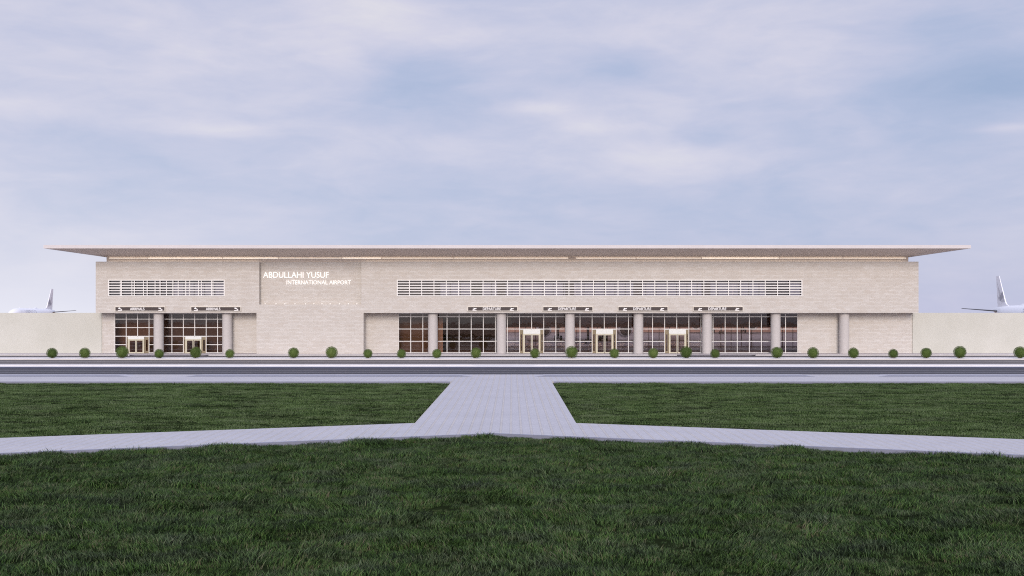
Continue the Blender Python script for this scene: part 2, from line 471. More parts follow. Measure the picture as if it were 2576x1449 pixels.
kerb_run(109.2, 111.55, 0.0, 0.05, GAPS, M['white_conc'], 'kerb', 'raised white kerb along the far half of the middle median')
kerb_run(90.6, 92.45, 0.0, 0.07, GAPS, M['kerb'], 'kerb', 'raised grey kerb between the near road and the footpath')
kerb_run(90.5, 90.597, 0.0, 0.071, GAPS, M['kerb_shade'], 'kerb', 'thin facing with painted blue shade on the raised kerb along the footpath')
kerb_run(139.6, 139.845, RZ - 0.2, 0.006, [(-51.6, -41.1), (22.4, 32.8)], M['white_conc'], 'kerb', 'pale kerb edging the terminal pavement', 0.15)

# pavement in front of the terminal with two lowered crossings
b = MB()
xs = [XL, -52.6, -51.0, -41.7, -40.1, 21.4, 23.0, 32.2, 33.8, XR]
low = [0, 0, 1, 1, 0, 0, 1, 1, 0, 0]
for i in range(len(xs) - 1):
    a, c = xs[i], xs[i + 1]; za, zc = -0.11 * low[i], -0.11 * low[i + 1]
    b.face([(a, 139.85, za), (c, 139.85, zc), (c, 142.0, 0), (a, 142.0, 0)])
    b.face([(a, 142.0, 0), (c, 142.0, 0), (c, 171.1, 0), (a, 171.1, 0)])
struct(b.build('pavement', M['pavement']), 'grey pavement at the foot of the terminal')

# footpath: strip along the near road, wide path towards the camera, two branches
S = 0.355
outline = [(XL, 93.5), (XL, 83.6), (-4.85, 83.6), (-4.85, 51.6), (-80, 51.6 - S * 75.15), (-80, 47.2 - S * 79.15),
           (-0.85, 47.2), (80, 47.2 - S * 80.85), (80, 51.6 - S * 76.8), (3.2, 51.6), (3.2, 83.6), (XR, 83.6), (XR, 93.5)]
b = MB(); b.extrude(outline, -0.42, 0.0)
struct(b.build('footpath', M['pavers']), 'lavender grey paved footpath forking in the foreground')
# footpath edge strips, kerb shade painted in their colour (3 mm proud of the paving)
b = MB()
def kerb_shade(p, q, w=0.16):
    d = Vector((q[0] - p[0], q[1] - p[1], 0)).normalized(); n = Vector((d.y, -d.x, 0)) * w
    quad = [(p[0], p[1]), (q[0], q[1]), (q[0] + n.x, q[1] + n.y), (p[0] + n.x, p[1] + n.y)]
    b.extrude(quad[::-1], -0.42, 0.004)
kerb_shade((-80, 47.2 - S * 79.15), (-0.85, 47.2)); kerb_shade((-0.85, 47.2), (80, 47.2 - S * 80.85))
kerb_shade((XL, 83.6), (-5.03, 83.6)); kerb_shade((3.38, 83.6), (XR, 83.6))
struct(b.build('kerb', M['kerb_shade_pale']), 'kerb strips edging the footpath, blue shade painted in their colour')
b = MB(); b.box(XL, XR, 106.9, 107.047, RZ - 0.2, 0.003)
struct(b.build('kerb', M['kerb_shade']), 'kerb strip with painted blue shade along the near road, under the middle median')

# lawns ----------------------------------------------------------------
def lawn_height(x, y, amp):
    return amp * (math.sin(x * 0.9 + 1.3 * math.sin(y * 0.5)) * math.sin(y * 0.75 + math.sin(x * 0.37)) * 0.5
                  + 0.5 * math.sin(x * 2.1 + y * 0.6) * math.sin(y * 1.7 - x * 0.3))

def lawn_mesh(inside, x0, x1, y0, y1, step, z, amp):
    nx, ny = int((x1 - x0) / step), int((y1 - y0) / step)
    b = MB(); idx = {}
    def vid(i, j):
        if (i, j) not in idx:
            x, y = x0 + i * step, y0 + j * step
            idx[(i, j)] = len(b.v); b.v.append((x, y, z + lawn_height(x, y, amp)))
        return idx[(i, j)]
    for i in range(nx):
        for j in range(ny):
            cx, cy = x0 + (i + 0.5) * step, y0 + (j + 0.5) * step
            if inside(cx, cy): b.f.append((vid(i, j), vid(i + 1, j), vid(i + 1, j + 1), vid(i, j + 1))); b.m.append(0)
    return b

def blade_tuft(name, n, spread, hmin, hmax, wid, bend, mat, lean=0.0):
    vs, fs = [], []
    for _ in range(n):
        a = random.uniform(0, 2 * math.pi); r = spread * math.sqrt(random.random())
        x, y = r * math.cos(a), r * math.sin(a)
        h = random.uniform(hmin, hmax); w = wid * random.uniform(0.7, 1.3)
        t = random.gauss(0.0, 1.1) ; dx, dy = math.cos(t), math.sin(t)     # mostly combed the same way
        bx, by = bend * h * random.uniform(0.3, 1.2) * dx, bend * h * random.uniform(0.3, 1.2) * dy
        ang = random.uniform(0, math.pi); wx, wy = math.cos(ang) * w / 2, math.sin(ang) * w / 2
        k = len(vs)
        vs += [(x - wx, y - wy, -0.02), (x + wx, y + wy, -0.02), (x + bx * 0.35 + wx * 0.8, y + by * 0.35 + wy * 0.8, h * 0.6),
               (x + bx * 0.35 - wx * 0.8, y + by * 0.35 - wy * 0.8, h * 0.6), (x + bx, y + by, h)]
        fs += [(k, k + 1, k + 2, k + 3), (k + 3, k + 2, k + 4)]
    me = bpy.data.meshes.new(name); me.from_pydata(vs, [], fs); me.update(); me.materials.append(mat)
    return bpy.data.objects.new(name, me)

def scatter(obj, tufts, density, smin, smax, nscale, seed, stretch=(0.7, 1.2, 1.0), clump=(1.0, 1.0)):
    coll = bpy.data.collections.new('grass_tufts')
    for t in tufts: coll.objects.link(t)
    ng = bpy.data.node_groups.new('grass_scatter', 'GeometryNodeTree')
    ng.interface.new_socket('Geometry', in_out='INPUT', socket_type='NodeSocketGeometry')
    ng.interface.new_socket('Geometry', in_out='OUTPUT', socket_type='NodeSocketGeometry')
    N, L = ng.nodes.new, ng.links.new
    gi, go = N('NodeGroupInput'), N('NodeGroupOutput')
    dp = N('GeometryNodeDistributePointsOnFaces'); dp.inputs['Density'].default_value = density; dp.inputs['Seed'].default_value = seed
    ip = N('GeometryNodeInstanceOnPoints'); ip.inputs['Pick Instance'].default_value = True
    ci = N('GeometryNodeCollectionInfo'); ci.inputs['Collection'].default_value = coll
    ci.inputs['Separate Children'].default_value = True; ci.inputs['Reset Children'].default_value = True
    p = N('GeometryNodeInputPosition')
    n1 = N('ShaderNodeTexNoise'); n1.inputs['Scale'].default_value = nscale; n1.inputs['Detail'].default_value = 3
    n2 = N('ShaderNodeTexNoise'); n2.inputs['Scale'].default_value = nscale * 0.5; n2.inputs['Detail'].default_value = 2
    sv = N('ShaderNodeVectorMath'); sv.operation = 'MULTIPLY'; L(p.outputs[0], sv.inputs[0]); sv.inputs[1].default_value = stretch
    L(sv.outputs[0], n1.inputs['Vector']); L(p.outputs[0], n2.inputs['Vector'])
    mr = N('ShaderNodeMapRange'); mr.inputs['From Min'].default_value = 0.32; mr.inputs['From Max'].default_value = 0.68
    mr.inputs['To Min'].default_value = smin; mr.inputs['To Max'].default_value = smax
    L(n1.outputs[0], mr.inputs['Value'])
    n3 = N('ShaderNodeTexNoise'); n3.inputs['Scale'].default_value = nscale * 2.6; n3.inputs['Detail'].default_value = 1
    L(sv.outputs[0], n3.inputs['Vector'])
    mr3 = N('ShaderNodeMapRange'); mr3.inputs['From Min'].default_value = 0.36; mr3.inputs['From Max'].default_value = 0.62
    mr3.inputs['To Min'].default_value = clump[0]; mr3.inputs['To Max'].default_value = clump[1]
    L(n3.outputs[0], mr3.inputs['Value'])
    rv = N('FunctionNodeRandomValue'); rv.data_type = 'FLOAT'
    rv.inputs[2].default_value = 0.75; rv.inputs[3].default_value = 1.25; rv.inputs['Seed'].default_value = seed + 3
    mu = N('ShaderNodeMath'); mu.operation = 'MULTIPLY'; L(mr.outputs[0], mu.inputs[0]); L(rv.outputs[1], mu.inputs[1])
    m3 = N('ShaderNodeMath'); m3.operation = 'MULTIPLY'; L(mu.outputs[0], m3.inputs[0]); L(mr3.outputs[0], m3.inputs[1])
    r2 = N('FunctionNodeRandomValue'); r2.data_type = 'FLOAT'; r2.inputs[2].default_value = -0.9; r2.inputs[3].default_value = 0.9
    ma = N('ShaderNodeMath'); ma.operation = 'MULTIPLY_ADD'; L(n2.outputs[0], ma.inputs[0]); ma.inputs[1].default_value = 16.0; L(r2.outputs[1], ma.inputs[2])
    cx = N('ShaderNodeCombineXYZ'); L(ma.outputs[0], cx.inputs['Z'])
    jg = N('GeometryNodeJoinGeometry')
    L(gi.outputs[0], dp.inputs['Mesh']); L(dp.outputs['Points'], ip.inputs['Points'])
    L(ci.outputs[0], ip.inputs['Instance']); L(cx.outputs[0], ip.inputs['Rotation']); L(m3.outputs[0], ip.inputs['Scale'])
    L(gi.outputs[0], jg.inputs[0]); L(ip.outputs[0], jg.inputs[0]); L(jg.outputs[0], go.inputs[0])
    md = obj.modifiers.new('grass', 'NODES'); md.node_group = ng

front = lambda x, y: y < 47.2 - S * abs(x + 0.85) - 0.22
fb = lawn_mesh(front, -34, 34, 13, 47.4, 0.4, -0.16, 0.06)
lawn1 = fb.build('grass', M['soil'], smooth=True)
tag(lawn1, 'long dark unmown grass filling the foreground', None, None, 'stuff')
tufts = [blade_tuft('grass_tuft', 60, 0.20, 0.045, 0.155, 0.016, 0.9, M['blade']) for _ in range(6)]
scatter(lawn1, tufts, 24.0, 0.55, 1.35, 0.55, 4, clump=(0.50, 1.35))

left = lambda x, y: x < -4.95 and y > 51.6 + S * (x + 4.85) + 0.05
right = lambda x, y: x > 3.3 and y > 51.6 - S * (x - 3.2) + 0.05
tufts2 = [blade_tuft('mown_tuft', 42, 0.40, 0.03, 0.085, 0.022, 0.8, M['blade2']) for _ in range(5)]
for fn, xa, xb, lab in ((left, -60, -4.8, 'mown green lawn panel left of the paved path'), (right, 3.2, 60, 'mown green lawn panel right of the paved path')):
    lb = lawn_mesh(fn, xa, xb, 30, 83.45, 0.5, -0.12, 0.03)
    lo = lb.build('grass', M['soil'], smooth=True)
    tag(lo, lab, None, None, 'stuff')
    scatter(lo, tufts2, 9.0, 0.35, 1.45, 0.6, 9, (0.35, 1.5, 1.0))

# ================================================================== THE TERMINAL
YU, YL, YC, YR = 143.0, 145.2, 144.25, 170.6       # upper face, recessed ground-floor face, columns, rear wall
XA, XB = -57.6, 56.25
Z1, ZT = 5.65, 12.75
term = empty('airport_terminal', (-0.6, 150.0, 0.0))
tag(term, 'long two-storey pale stone airport terminal under a wide overhanging flat roof', 'airport terminal')

# stone walls ---------------------------------------------------------
wl = (X(272.2, YU), X(565.5, YU)); wr = (X(998.3, YU), X(2018.4, YU)); wz = (Zp(745.4, YU), Zp(703.6, YU))
nx0, nx1, nz = X(652, YU), X(909, YU), Zp(766, YU)
def solid(x, z):
    if wz[0] < z < wz[1] and (wl[0] < x < wl[1] or wr[0] < x < wr[1]): return False
    if nx0 < x < nx1 and z > nz: return False
    return True
b = MB()
b.grid_wall(sorted([XA, wl[0], wl[1], nx0, nx1, wr[0], wr[1], XB]), sorted([Z1, nz, wz[0], wz[1], ZT]), solid, YU, YU + 0.5)
b.box(nx0 - 0.1, nx1 + 0.1, YU + 0.85, YU + 1.05, nz - 0.2, ZT - 0.003)            # back of the name niche
b.box(nx0, nx1, YU + 0.5, YU + 0.85, nz - 0.25, nz)                             # its ledge
b.box(XA, XA + 0.4, YU + 0.5, YR + 0.4, Z1, ZT); b.box(XB - 0.4, XB, YU + 0.5, YR + 0.4, Z1, ZT)
b.box(XA + 0.4, XB - 0.4, YU + 1.06, YR, ZT - 0.35, ZT - 0.12)                    # parapet gutter
for xa, xb in ((XA + 0.4, nx0 - 0.1), (nx1 + 0.1, XB - 0.4)): b.box(xa, xb, YU + 0.5, YU + 1.06, ZT - 0.35, ZT - 0.121)
b.build('upper_wall', M['stone'], term)
bx0, bx1 = X(645.3, YU), X(914.6, YU)
gl = (X(288, YL), X(563.5, YL)); gr = (X(1002.8, YL), X(2006.8, YL))
b = MB()
b.box(bx0, bx1, YU, YL, 0, Z1)
b.build('projecting_block', M['stone'], term)
for i, (xa, xb) in enumerate(((XA, gl[0]), (gl[1], bx0 + 0.4), (bx1 - 0.4, gr[0]), (gr[1], XB))):
    b = MB(); b.box(xa, xb, YL, YL + 0.4, 0, Z1 - 0.003)
    if i == 0: b.box(XA, XA + 0.4, YL + 0.4, YR + 0.4, 0, Z1 - 0.003)
    if i == 3: b.box(XB - 0.4, XB, YL + 0.4, YR + 0.4, 0, Z1 - 0.003)
    b.build('lower_wall', M['stone'], term)
# overhang soffit and floor slab
b = MB()
b.box(XA + 0.4, XB - 0.4, YU + 0.5, YL + 0.45, Z1 + 0.02, Z1 + 0.3)
b.build('overhang_soffit', M['soffit'], term)
b = MB(); b.box(XA + 0.4, XB - 0.4, YL + 0.47, YR - 0.05, 5.0, Z1 + 0.28)
b.build('floor_slab', M['int_navy'], term)

# columns -------------------------------------------------------------
for i, px in enumerate((399.3, 571.7, 1089.1, 1261.3, 1433.5, 1605.9, 1778.5, 1951.0, 2123.6)):
    b = MB(); cx = X(px, YC); seg = 40
    prof = [(0.0, 0.70), (0.10, 0.70), (0.12, 0.68), (Z1 - 0.012, 0.68)]
    b.rings([[(cx + r * math.cos(2 * math.pi * k / seg), YC + r * math.sin(2 * math.pi * k / seg), z) for k in range(seg)] for z, r in prof])
    b.build('column', M['column'], term, smooth=True)
    if 2 <= i <= 7:
        b = MB()
        b.rings([[(cx + 0.62 * math.cos(2 * math.pi * k / 24), 145.0 + 0.62 * math.sin(2 * math.pi * k / 24), z) for k in range(24)] for z in (Z1 + 0.31, 11.25)])
        b.build('inner_column', M['int_tan'], term, smooth=True)  # same columns continued upward, indoor shade put into the tan colour

# upper ribbon windows --------------------------------------------------
def ribbon(x0, x1, grids):
    z0, z1 = wz
    f = MB(); ya, yb = YU - 0.05, YU + 0.09
    f.box(x0, x1, ya, yb, z0, z0 + 0.13); f.box(x0, x1, ya, yb, z1 - 0.13, z1)
    f.box(x0, x0 + 0.13, ya, yb, z0 + 0.13, z1 - 0.13); f.box(x1 - 0.13, x1, ya, yb, z0 + 0.13, z1 - 0.13)
    zz = [z0 + 0.065 + (z1 - z0 - 0.13) * k / 6 for k in range(1, 6)]
    for k, z in enumerate(zz):
        t = 0.085 if k == 2 else 0.062
        f.box(x0 + 0.13, x1 - 0.13, ya + 0.02, yb - 0.02, z - t, z + t)
    for n, (off, w) in grids:
        step = (x1 - x0 - 0.1) / n
        for k in range(1, n):
            cx = x0 + 0.05 + step * k
            f.box(cx - w, cx + w, ya + 0.025 + off, yb + 0.05 + off, z0 + 0.131, z1 - 0.131)
    w = f.build('window', M['white'], term)
    g = MB(); g.box(x0 + 0.02, x1 - 0.02, YU + 0.26, YU + 0.28, z0 + 0.02, z1 - 0.02)
    o = g.build('glazing', M['glass_up'], None); o.parent = w
ribbon(wl[0], wl[1], [(9, (0.0, 0.05)), (10, (0.07, 0.045))])
ribbon(wr[0], wr[1], [(33, (0.0, 0.05))])

# ground-floor curtain walls and entrances ------------------------------
def curtain(x0, x1, verts, rows, doors):
    """verts: list of mullion x; doors: list of (i0, i1, ztop) bays left open up to ztop"""
    f = MB(); ya, yb = YL + 0.02, YL + 0.16; t = 0.042
    spans = [(verts[a], verts[c], zt) for a, c, zt in doors]
    for i, v in enumerate(verts):
        zb = 0.0
        for a, c, zt in spans:
            if a + 0.1 < v < c - 0.1: zb = zt
        f.box(max(v - t, x0), min(v + t, x1), ya, yb, zb, Z1 - 0.02)
    for z in [0.05] + rows + [Z1 - 0.09]:
        for i in range(len(verts) - 1):
            mid = (verts[i] + verts[i + 1]) / 2
            if any(a < mid < c and z < zt - 0.02 for a, c, zt in spans): continue
            f.box(verts[i] + t, verts[i + 1] - t, ya + 0.01, yb - 0.01, z - t, z + t)
    w = f.build('curtain_wall', M['white'], term)
    g = MB()
    for i in range(len(verts) - 1):
        mid = (verts[i] + verts[i + 1]) / 2; zb = 0.1
        for a, c, zt in spans:
            if a < mid < c: zb = zt
        tl = 0.0006 * math.sin(i * 2.3)
        a, c = verts[i] + 0.02, verts[i + 1] - 0.02; y = YL + 0.09
        zs = [zb] + [r for r in rows if r > zb + 0.05] + [Z1 - 0.03]
        for k in range(len(zs) - 1):
            tv = 0.0006 * math.sin(i * 1.7 + k * 2.9)
            g.face([(a, y - tl, zs[k] + 0.01), (c, y + tl, zs[k] + 0.01), (c, y + tl + tv, zs[k + 1] - 0.01), (a, y - tl + tv, zs[k + 1] - 0.01)])
    o = g.build('glazing', M['glass'], None); o.parent = w
    for a, c, zt in spans: entrance(a, c, zt)

def entrance(xa, xb, zt):
    """projecting bay with splayed glazed flanks and a pair of sliding leaves"""
    w = xb - xa; ia, ib = xa + 0.055, xb - 0.055
    fa, fb = xa + 0.15 * w, xb - 0.15 * w; yf = YL - 0.62; yb = YL + 0.1
    hh = 0.36 if zt < 3 else 0.62; zh = zt - 0.045
    e = MB()                                              # pale header box over the front
    e.extrude([(fa, yf), (fb, yf), (fb, yf + 0.28), (fa, yf + 0.28)], zh - hh, zh)
    root = e.build('entrance', M['header'], term, bevel=0.015)
    r = MB(); r.extrude([(ia, yb), (fa, yf + 0.01), (fa, yf + 0.28), (fb, yf + 0.28), (fb, yf + 0.01), (ib, yb)], zh - 0.08, zh - 0.003)
    o = r.build('canopy', M['header'], None); o.parent = root
    z1 = zh - hh - 0.003
    p = MB()
    for x in (fa, fb - 0.13): p.box(x, x + 0.13, yf + 0.02, yf + 0.16, 0, z1)
    p.box(fa + 0.13, fb - 0.13, yf + 0.03, yf + 0.12, z1 - 0.1, z1)
    o = p.build('frame', M['door'], None); o.parent = root
    mid = (fa + fb) / 2; zl = z1 - 0.104
    for s0, s1 in ((fa + 0.133, mid - 0.035), (mid + 0.035, fb - 0.133)):
        d = MB(); t = 0.085; y0, y1 = yf + 0.05, yf + 0.10
        d.box(s0, s0 + t, y0, y1, 0.01, zl); d.box(s1 - t, s1, y0, y1, 0.01, zl)
        d.box(s0 + t, s1 - t, y0, y1, 0.01, 0.16); d.box(s0 + t, s1 - t, y0, y1, zl - t, zl)
        d.box(s0 + t - 0.01, s1 - t + 0.01, yf + 0.07, yf + 0.08, 0.15, zl - t + 0.01, 1)
        o = d.build('door_leaf', [M['door'], M['glass']], None); o.parent = root
    for (x0, x1) in ((ia, fa), (ib, fb)):                 # splayed flanks
        d = MB()
        P = lambda t, z: (x0 + (x1 - x0) * t, yb + (yf + 0.16 - yb) * t, z)
        nrm = Vector((yf + 0.16 - yb, -(x1 - x0), 0)).normalized() * 0.05
        if x0 > x1: nrm = -nrm
        def bar(t0, t1, z0, z1_, mi, th=1.0):
            q = [P(t0, 0), P(t1, 0)]
            n = nrm * th
            poly = [(q[0][0] + n.x, q[0][1] + n.y), (q[1][0] + n.x, q[1][1] + n.y), (q[1][0] - n.x, q[1][1] - n.y), (q[0][0] - n.x, q[0][1] - n.y)]
            d.extrude(poly, z0, z1_, mi)
        zf = zh - 0.085
        bar(0.02, 0.2, 0, zf, 0); bar(0.72, 0.98, 0, zf, 0)
        bar(0.2, 0.72, 0, 0.32, 0, 0.96); bar(0.2, 0.72, zf - hh, zf, 0, 0.96)
        bar(0.2, 0.72, 0.32, zf - hh, 1, 0.15)
        o = d.build('side_panel', [M['flank'], M['glass']], None); o.parent = root

vL = [X(288.5 + 28.75 * k, YL) for k in range(10)] + [gl[1]]
curtain(gl[0], gl[1], vL, [1.19, 2.38, 3.58, 4.78], [(1, 3, 2.38), (6, 8, 2.38)])
vR = [gr[0] + (gr[1] - gr[0]) * k / 33 for k in range(34)]
curtain(gr[0], gr[1], vR, [1.67, 3.39, 5.11], [(10, 12, 3.39), (16, 18, 3.39), (22, 24, 3.39)])

# roof ------------------------------------------------------------------
nxa, nxb, nya, nyb = -56.53, 55.26, 144.1, YR - 0.6
W = 6.05; zr0, zr1, zn = 14.26, 14.70, 13.40
b = MB()
ox0, ox1, oy0, oy1 = nxa - W, nxb + W, nya - W, nyb + W
outer = lambda z, i=0.0: [(ox0 + i, oy0 + i, z), (ox1 - i, oy0 + i, z), (ox1 - i, oy1 - i, z), (ox0 + i, oy1 - i, z)]
inner = [(nxa, nya, zn), (nxb, nya, zn), (nxb, nyb, zn), (nxa, nyb, zn)]
A, Bq, C_ = outer(zr1), outer(zr0), outer(zr0 + 0.03, 0.18)
b.face(A, 0)
for i in range(4):
    j = (i + 1) % 4
    b.face([Bq[i], Bq[j], A[j], A[i]], 0)
    b.face([Bq[j], Bq[i], C_[i], C_[j]], 0)
    b.face([C_[j], C_[i], inner[i], inner[j]], 1)
b.face(inner[::-1], 1)
roof = b.build('roof', [M['fascia'], M['soffit']], term)
b = MB()
b.box(nxa, nxb, nya, nyb, ZT - 0.3, zn - 0.004)
b.box(nxa + 0.05, nxb - 0.05, nya - 0.10, nya, 13.02, 13.06)
b.box(nxa + 0.02, nxb - 0.02, nya - 0.12, nya, 13.22, 13.25)
o = b.build('cornice', M['neck'], None); o.parent = roof
# LED runs lying on the cornice ledge, washing the soffit
cuts = [nxa + 0.3, X(372, nya), X(560, nya), X(700, nya), X(860, nya), X(960, nya), X(1140, nya), X(1430, nya), X(1448, nya), X(1600, nya), X(1765, nya), X(1960, nya), X(2120, nya), nxb - 0.3]
for i in range(len(cuts) - 1):
    if i == 7: continue
    b = MB(); b.box(cuts[i] + 0.06, cuts[i + 1] - 0.06, nya - 0.10, nya - 0.03, 13.252, 13.30)
    o = b.build('cove_light', M['cove2'] if i in (1, 2, 4, 10) else M['cove'], None); o.parent = roof
for xa, xb in ((XA + 1.5, nx0 - 0.3), (nx1 + 0.3, -1.0), (-0.8, 20.0), (20.2, XB - 1.5)):  # unseen strips added behind the parapet to brighten cornice and soffit
    b = MB(); b.box(xa, xb, YU + 0.62, YU + 0.74, ZT - 0.118, ZT - 0.06)
    o = b.build('added_fill_strip', M['gutter'], None); o.parent = roof
# little uplights on the niche ledge
for zx in (306, 415, 504, 606, 712, 796, 878, 960, 1055, 1144, 1229):
    x = X(590.3 + zx * 0.25, YU + 0.2)
    b = MB(); b.tube((x, YU + 0.28, nz + 0.001), (x, YU + 0.28, nz + 0.10), 0.09, 0.11, 12); b.tube((x, YU + 0.28, nz + 0.10), (x, YU + 0.28, nz + 0.13), 0.08, 0.08, 12, 1)
    b.build('uplight', [M['white'], M['uplight']], term, smooth=True)

# interior and rear wall --------------------------------------------------
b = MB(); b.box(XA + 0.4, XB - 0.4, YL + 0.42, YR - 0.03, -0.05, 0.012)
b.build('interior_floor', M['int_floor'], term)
b = MB(); b.box(XA + 0.41, XB - 0.41, YU + 1.06, YR - 0.01, 11.25, 11.5)
b.build('interior_ceiling', M['int_ceil'], term)
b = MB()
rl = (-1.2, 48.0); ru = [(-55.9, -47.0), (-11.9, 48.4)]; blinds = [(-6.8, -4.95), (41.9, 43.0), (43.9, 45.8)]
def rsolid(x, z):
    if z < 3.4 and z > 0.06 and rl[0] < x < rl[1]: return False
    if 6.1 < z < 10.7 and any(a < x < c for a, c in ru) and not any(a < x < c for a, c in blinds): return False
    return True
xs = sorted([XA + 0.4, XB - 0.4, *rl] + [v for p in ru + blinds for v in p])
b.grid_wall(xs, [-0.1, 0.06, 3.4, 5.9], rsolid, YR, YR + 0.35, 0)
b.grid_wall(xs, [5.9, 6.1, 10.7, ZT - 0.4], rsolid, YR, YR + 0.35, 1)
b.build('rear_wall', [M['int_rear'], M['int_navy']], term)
b = MB(); x = rl[0]; t = 0.05
while x < rl[1] + 0.1:
    b.box(x - t, x + t, YR + 0.1, YR + 0.2, 0.06, 3.4); x += 1.70
for z in (0.11, 1.19, 2.4, 3.34): b.box(rl[0], rl[1], YR + 0.11, YR + 0.19, z - t, z + t)
o = b.build('rear_window', M['rearframe'], term)
g = MB(); g.face([(rl[0], YR + 0.15, 0.06), (rl[1], YR + 0.15, 0.06), (rl[1], YR + 0.15, 3.4), (rl[0], YR + 0.15, 3.4)])
q = g.build('glazing', M['rear_glass'], None); q.parent = o
for a, c in ru:
    b = MB(); x = a
    while x < c + 0.1:
        b.box(x - 0.07, x + 0.07, YR + 0.1, YR + 0.2, 6.1, 10.7); x += 1.70
    for z in (6.15, 8.05, 10.62): b.box(a, c, YR + 0.11, YR + 0.19, z - 0.06, z + 0.06)
    o = b.build('rear_window', M['darkframe'], term)
    g = MB(); g.face([(a, YR + 0.15, 6.1), (c, YR + 0.15, 6.1), (c, YR + 0.15, 10.7), (a, YR + 0.15, 10.7)])
    q = g.build('glazing', M['rear_glass'], None); q.parent = o
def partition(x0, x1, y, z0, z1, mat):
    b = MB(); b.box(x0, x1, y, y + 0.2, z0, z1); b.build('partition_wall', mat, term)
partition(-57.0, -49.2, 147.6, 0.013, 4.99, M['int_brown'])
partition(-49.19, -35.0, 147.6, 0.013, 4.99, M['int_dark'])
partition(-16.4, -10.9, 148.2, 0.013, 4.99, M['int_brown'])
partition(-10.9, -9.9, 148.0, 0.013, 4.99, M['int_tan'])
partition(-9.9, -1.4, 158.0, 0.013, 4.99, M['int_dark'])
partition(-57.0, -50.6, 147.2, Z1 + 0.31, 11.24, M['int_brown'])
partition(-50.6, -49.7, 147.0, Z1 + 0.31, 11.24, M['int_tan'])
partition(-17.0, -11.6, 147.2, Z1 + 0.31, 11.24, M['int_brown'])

# ================================================================== LETTERING AND SIGNS
ny = YU + 0.85
nm = empty('lettering_sign', (X(745, ny), ny, nz + 1.5), local=True)
tag(nm, 'white lit letters reading ABDULLAHI YUSUF INTERNATIONAL AIRPORT on the stone niche', 'lettering')
def wordpart(txt, xa, xb, ya, yb):
    w = X(xb, ny) - X(xa, ny); h = Zp(ya, ny) - Zp(yb, ny)
    me = text_mesh(txt, w, h, 0.09, 0.004)
    mesh_obj('letters', me, M['letters'], nm, ((X(xa, ny) + X(xb, ny)) / 2 - nm.location.x, -0.03, Zp(yb, ny) - nm.location.z))
wordpart('ABDULLAHI YUSUF', 662.3, 827.3, 683.9, 699.5)
wordpart('INTERNATIONAL AIRPORT', 721.3, 882.8, 705.4, 716.0)

LAND = [(2, 84), (12, 80), (20, 66), (40, 60), (34, 90), (48, 88), (68, 53), (96, 44), (110, 37), (113, 30), (104, 25), (88, 27), (10, 55), (2, 66)]
TAKE = [(0, 46), (11, 46), (22, 37), (44, 46), (20, 70), (35, 73), (76, 57), (104, 68), (114, 64), (112, 55), (98, 46), (42, 23), (14, 22)]
def make_sign(word, wpx, icon, ioff, wx):
    s = empty('direction_sign', (0, 0, 0), local=True)
    w, h = 126.6 * YU / F, 12.2 * YU / F
    b = MB(); t = 0.085
    b.box(-w / 2, w / 2, -0.16, 0, 0, t); b.box(-w / 2, w / 2, -0.16, 0, h - t, h)
    b.box(-w / 2, -w / 2 + t, -0.16, 0, t, h - t); b.box(w / 2 - t, w / 2, -0.16, 0, t, h - t)
    b.build('frame', M['signframe'], s, bevel=0.01)
    b = MB(); b.box(-w / 2 + t, w / 2 - t, -0.11, -0.02, t, h - t); b.build('panel', M['signpanel'], s)
    me = text_mesh(word, wpx * YU / F, 6.8 * YU / F, 0.03, 0.006)
    mesh_obj('lettering', me, M['signtext'], s, (wx * YU / F, -0.11, h / 2 - 3.3 * YU / F))
    sc = 10.3 * YU / F / 114
    for cx in ioff:
        b = MB(); ox, oz = cx * YU / F - 57 * sc, h / 2 - 45 * sc
        P = [(ox + x * sc, oz + y * sc) for x, y in icon]
        b.extrude(P, -0.14, -0.112, 0, 'y')
        b.extrude([(ox, oz), (ox + 112 * sc, oz), (ox + 112 * sc, oz + 13 * sc), (ox, oz + 13 * sc)], -0.14, -0.112, 0, 'y')
        b.build('aircraft_symbol', M['signtext'], s)
    return s
arr = make_sign('ARRIVALS', 36.3, LAND, (-50.0, 51.3), -7.0)
dep = make_sign('DEPARTURE', 45.2, TAKE, (-45.5, 48.0), -2.0)
def place(sign, first, pxc, py, label, group):
    o = sign if first else copy_tree(sign)
    o.location = (X(pxc, YU), YU - 0.006, Zp(py, YU))
    tag(o, label, 'sign', group)
place(arr, True, 353.1, 783.3, 'brown ARRIVALS sign over the left arrivals door, nearer the building corner', 'arrivals signs')
place(arr, False, 543.8, 783.3, 'brown ARRIVALS sign over the right arrivals door, nearer the blank stone block', 'arrivals signs')
for i, (pxc, lab) in enumerate(((1239.4, 'brown DEPARTURE sign above the plain glazing, leftmost of the four'),
                                (1428.4, 'brown DEPARTURE sign above the column between the first and second departure doors'),
                                (1617.2, 'brown DEPARTURE sign above the column between the second and third departure doors'),
                                (1806.0, 'brown DEPARTURE sign right of the third departure door, rightmost of the four'))):
    place(dep, i == 0, pxc, 783.1, lab, 'departure signs')

# ================================================================== PERIMETER WALLS
def pwall(x0, x1, label):
    b = MB(); b.box(x0, x1, YL - 0.12, YL + 0.28, 0.0, Zp(787.0, YL - 0.12))
    o = b.build('perimeter_wall', M['stucco']); tag(o, label, 'wall', 'perimeter walls')
pwall(XL, XA - 0.004, 'plain cream rendered wall joining the left end of the terminal')
pwall(XB + 0.004, XR, 'plain cream rendered wall joining the right end of the terminal')

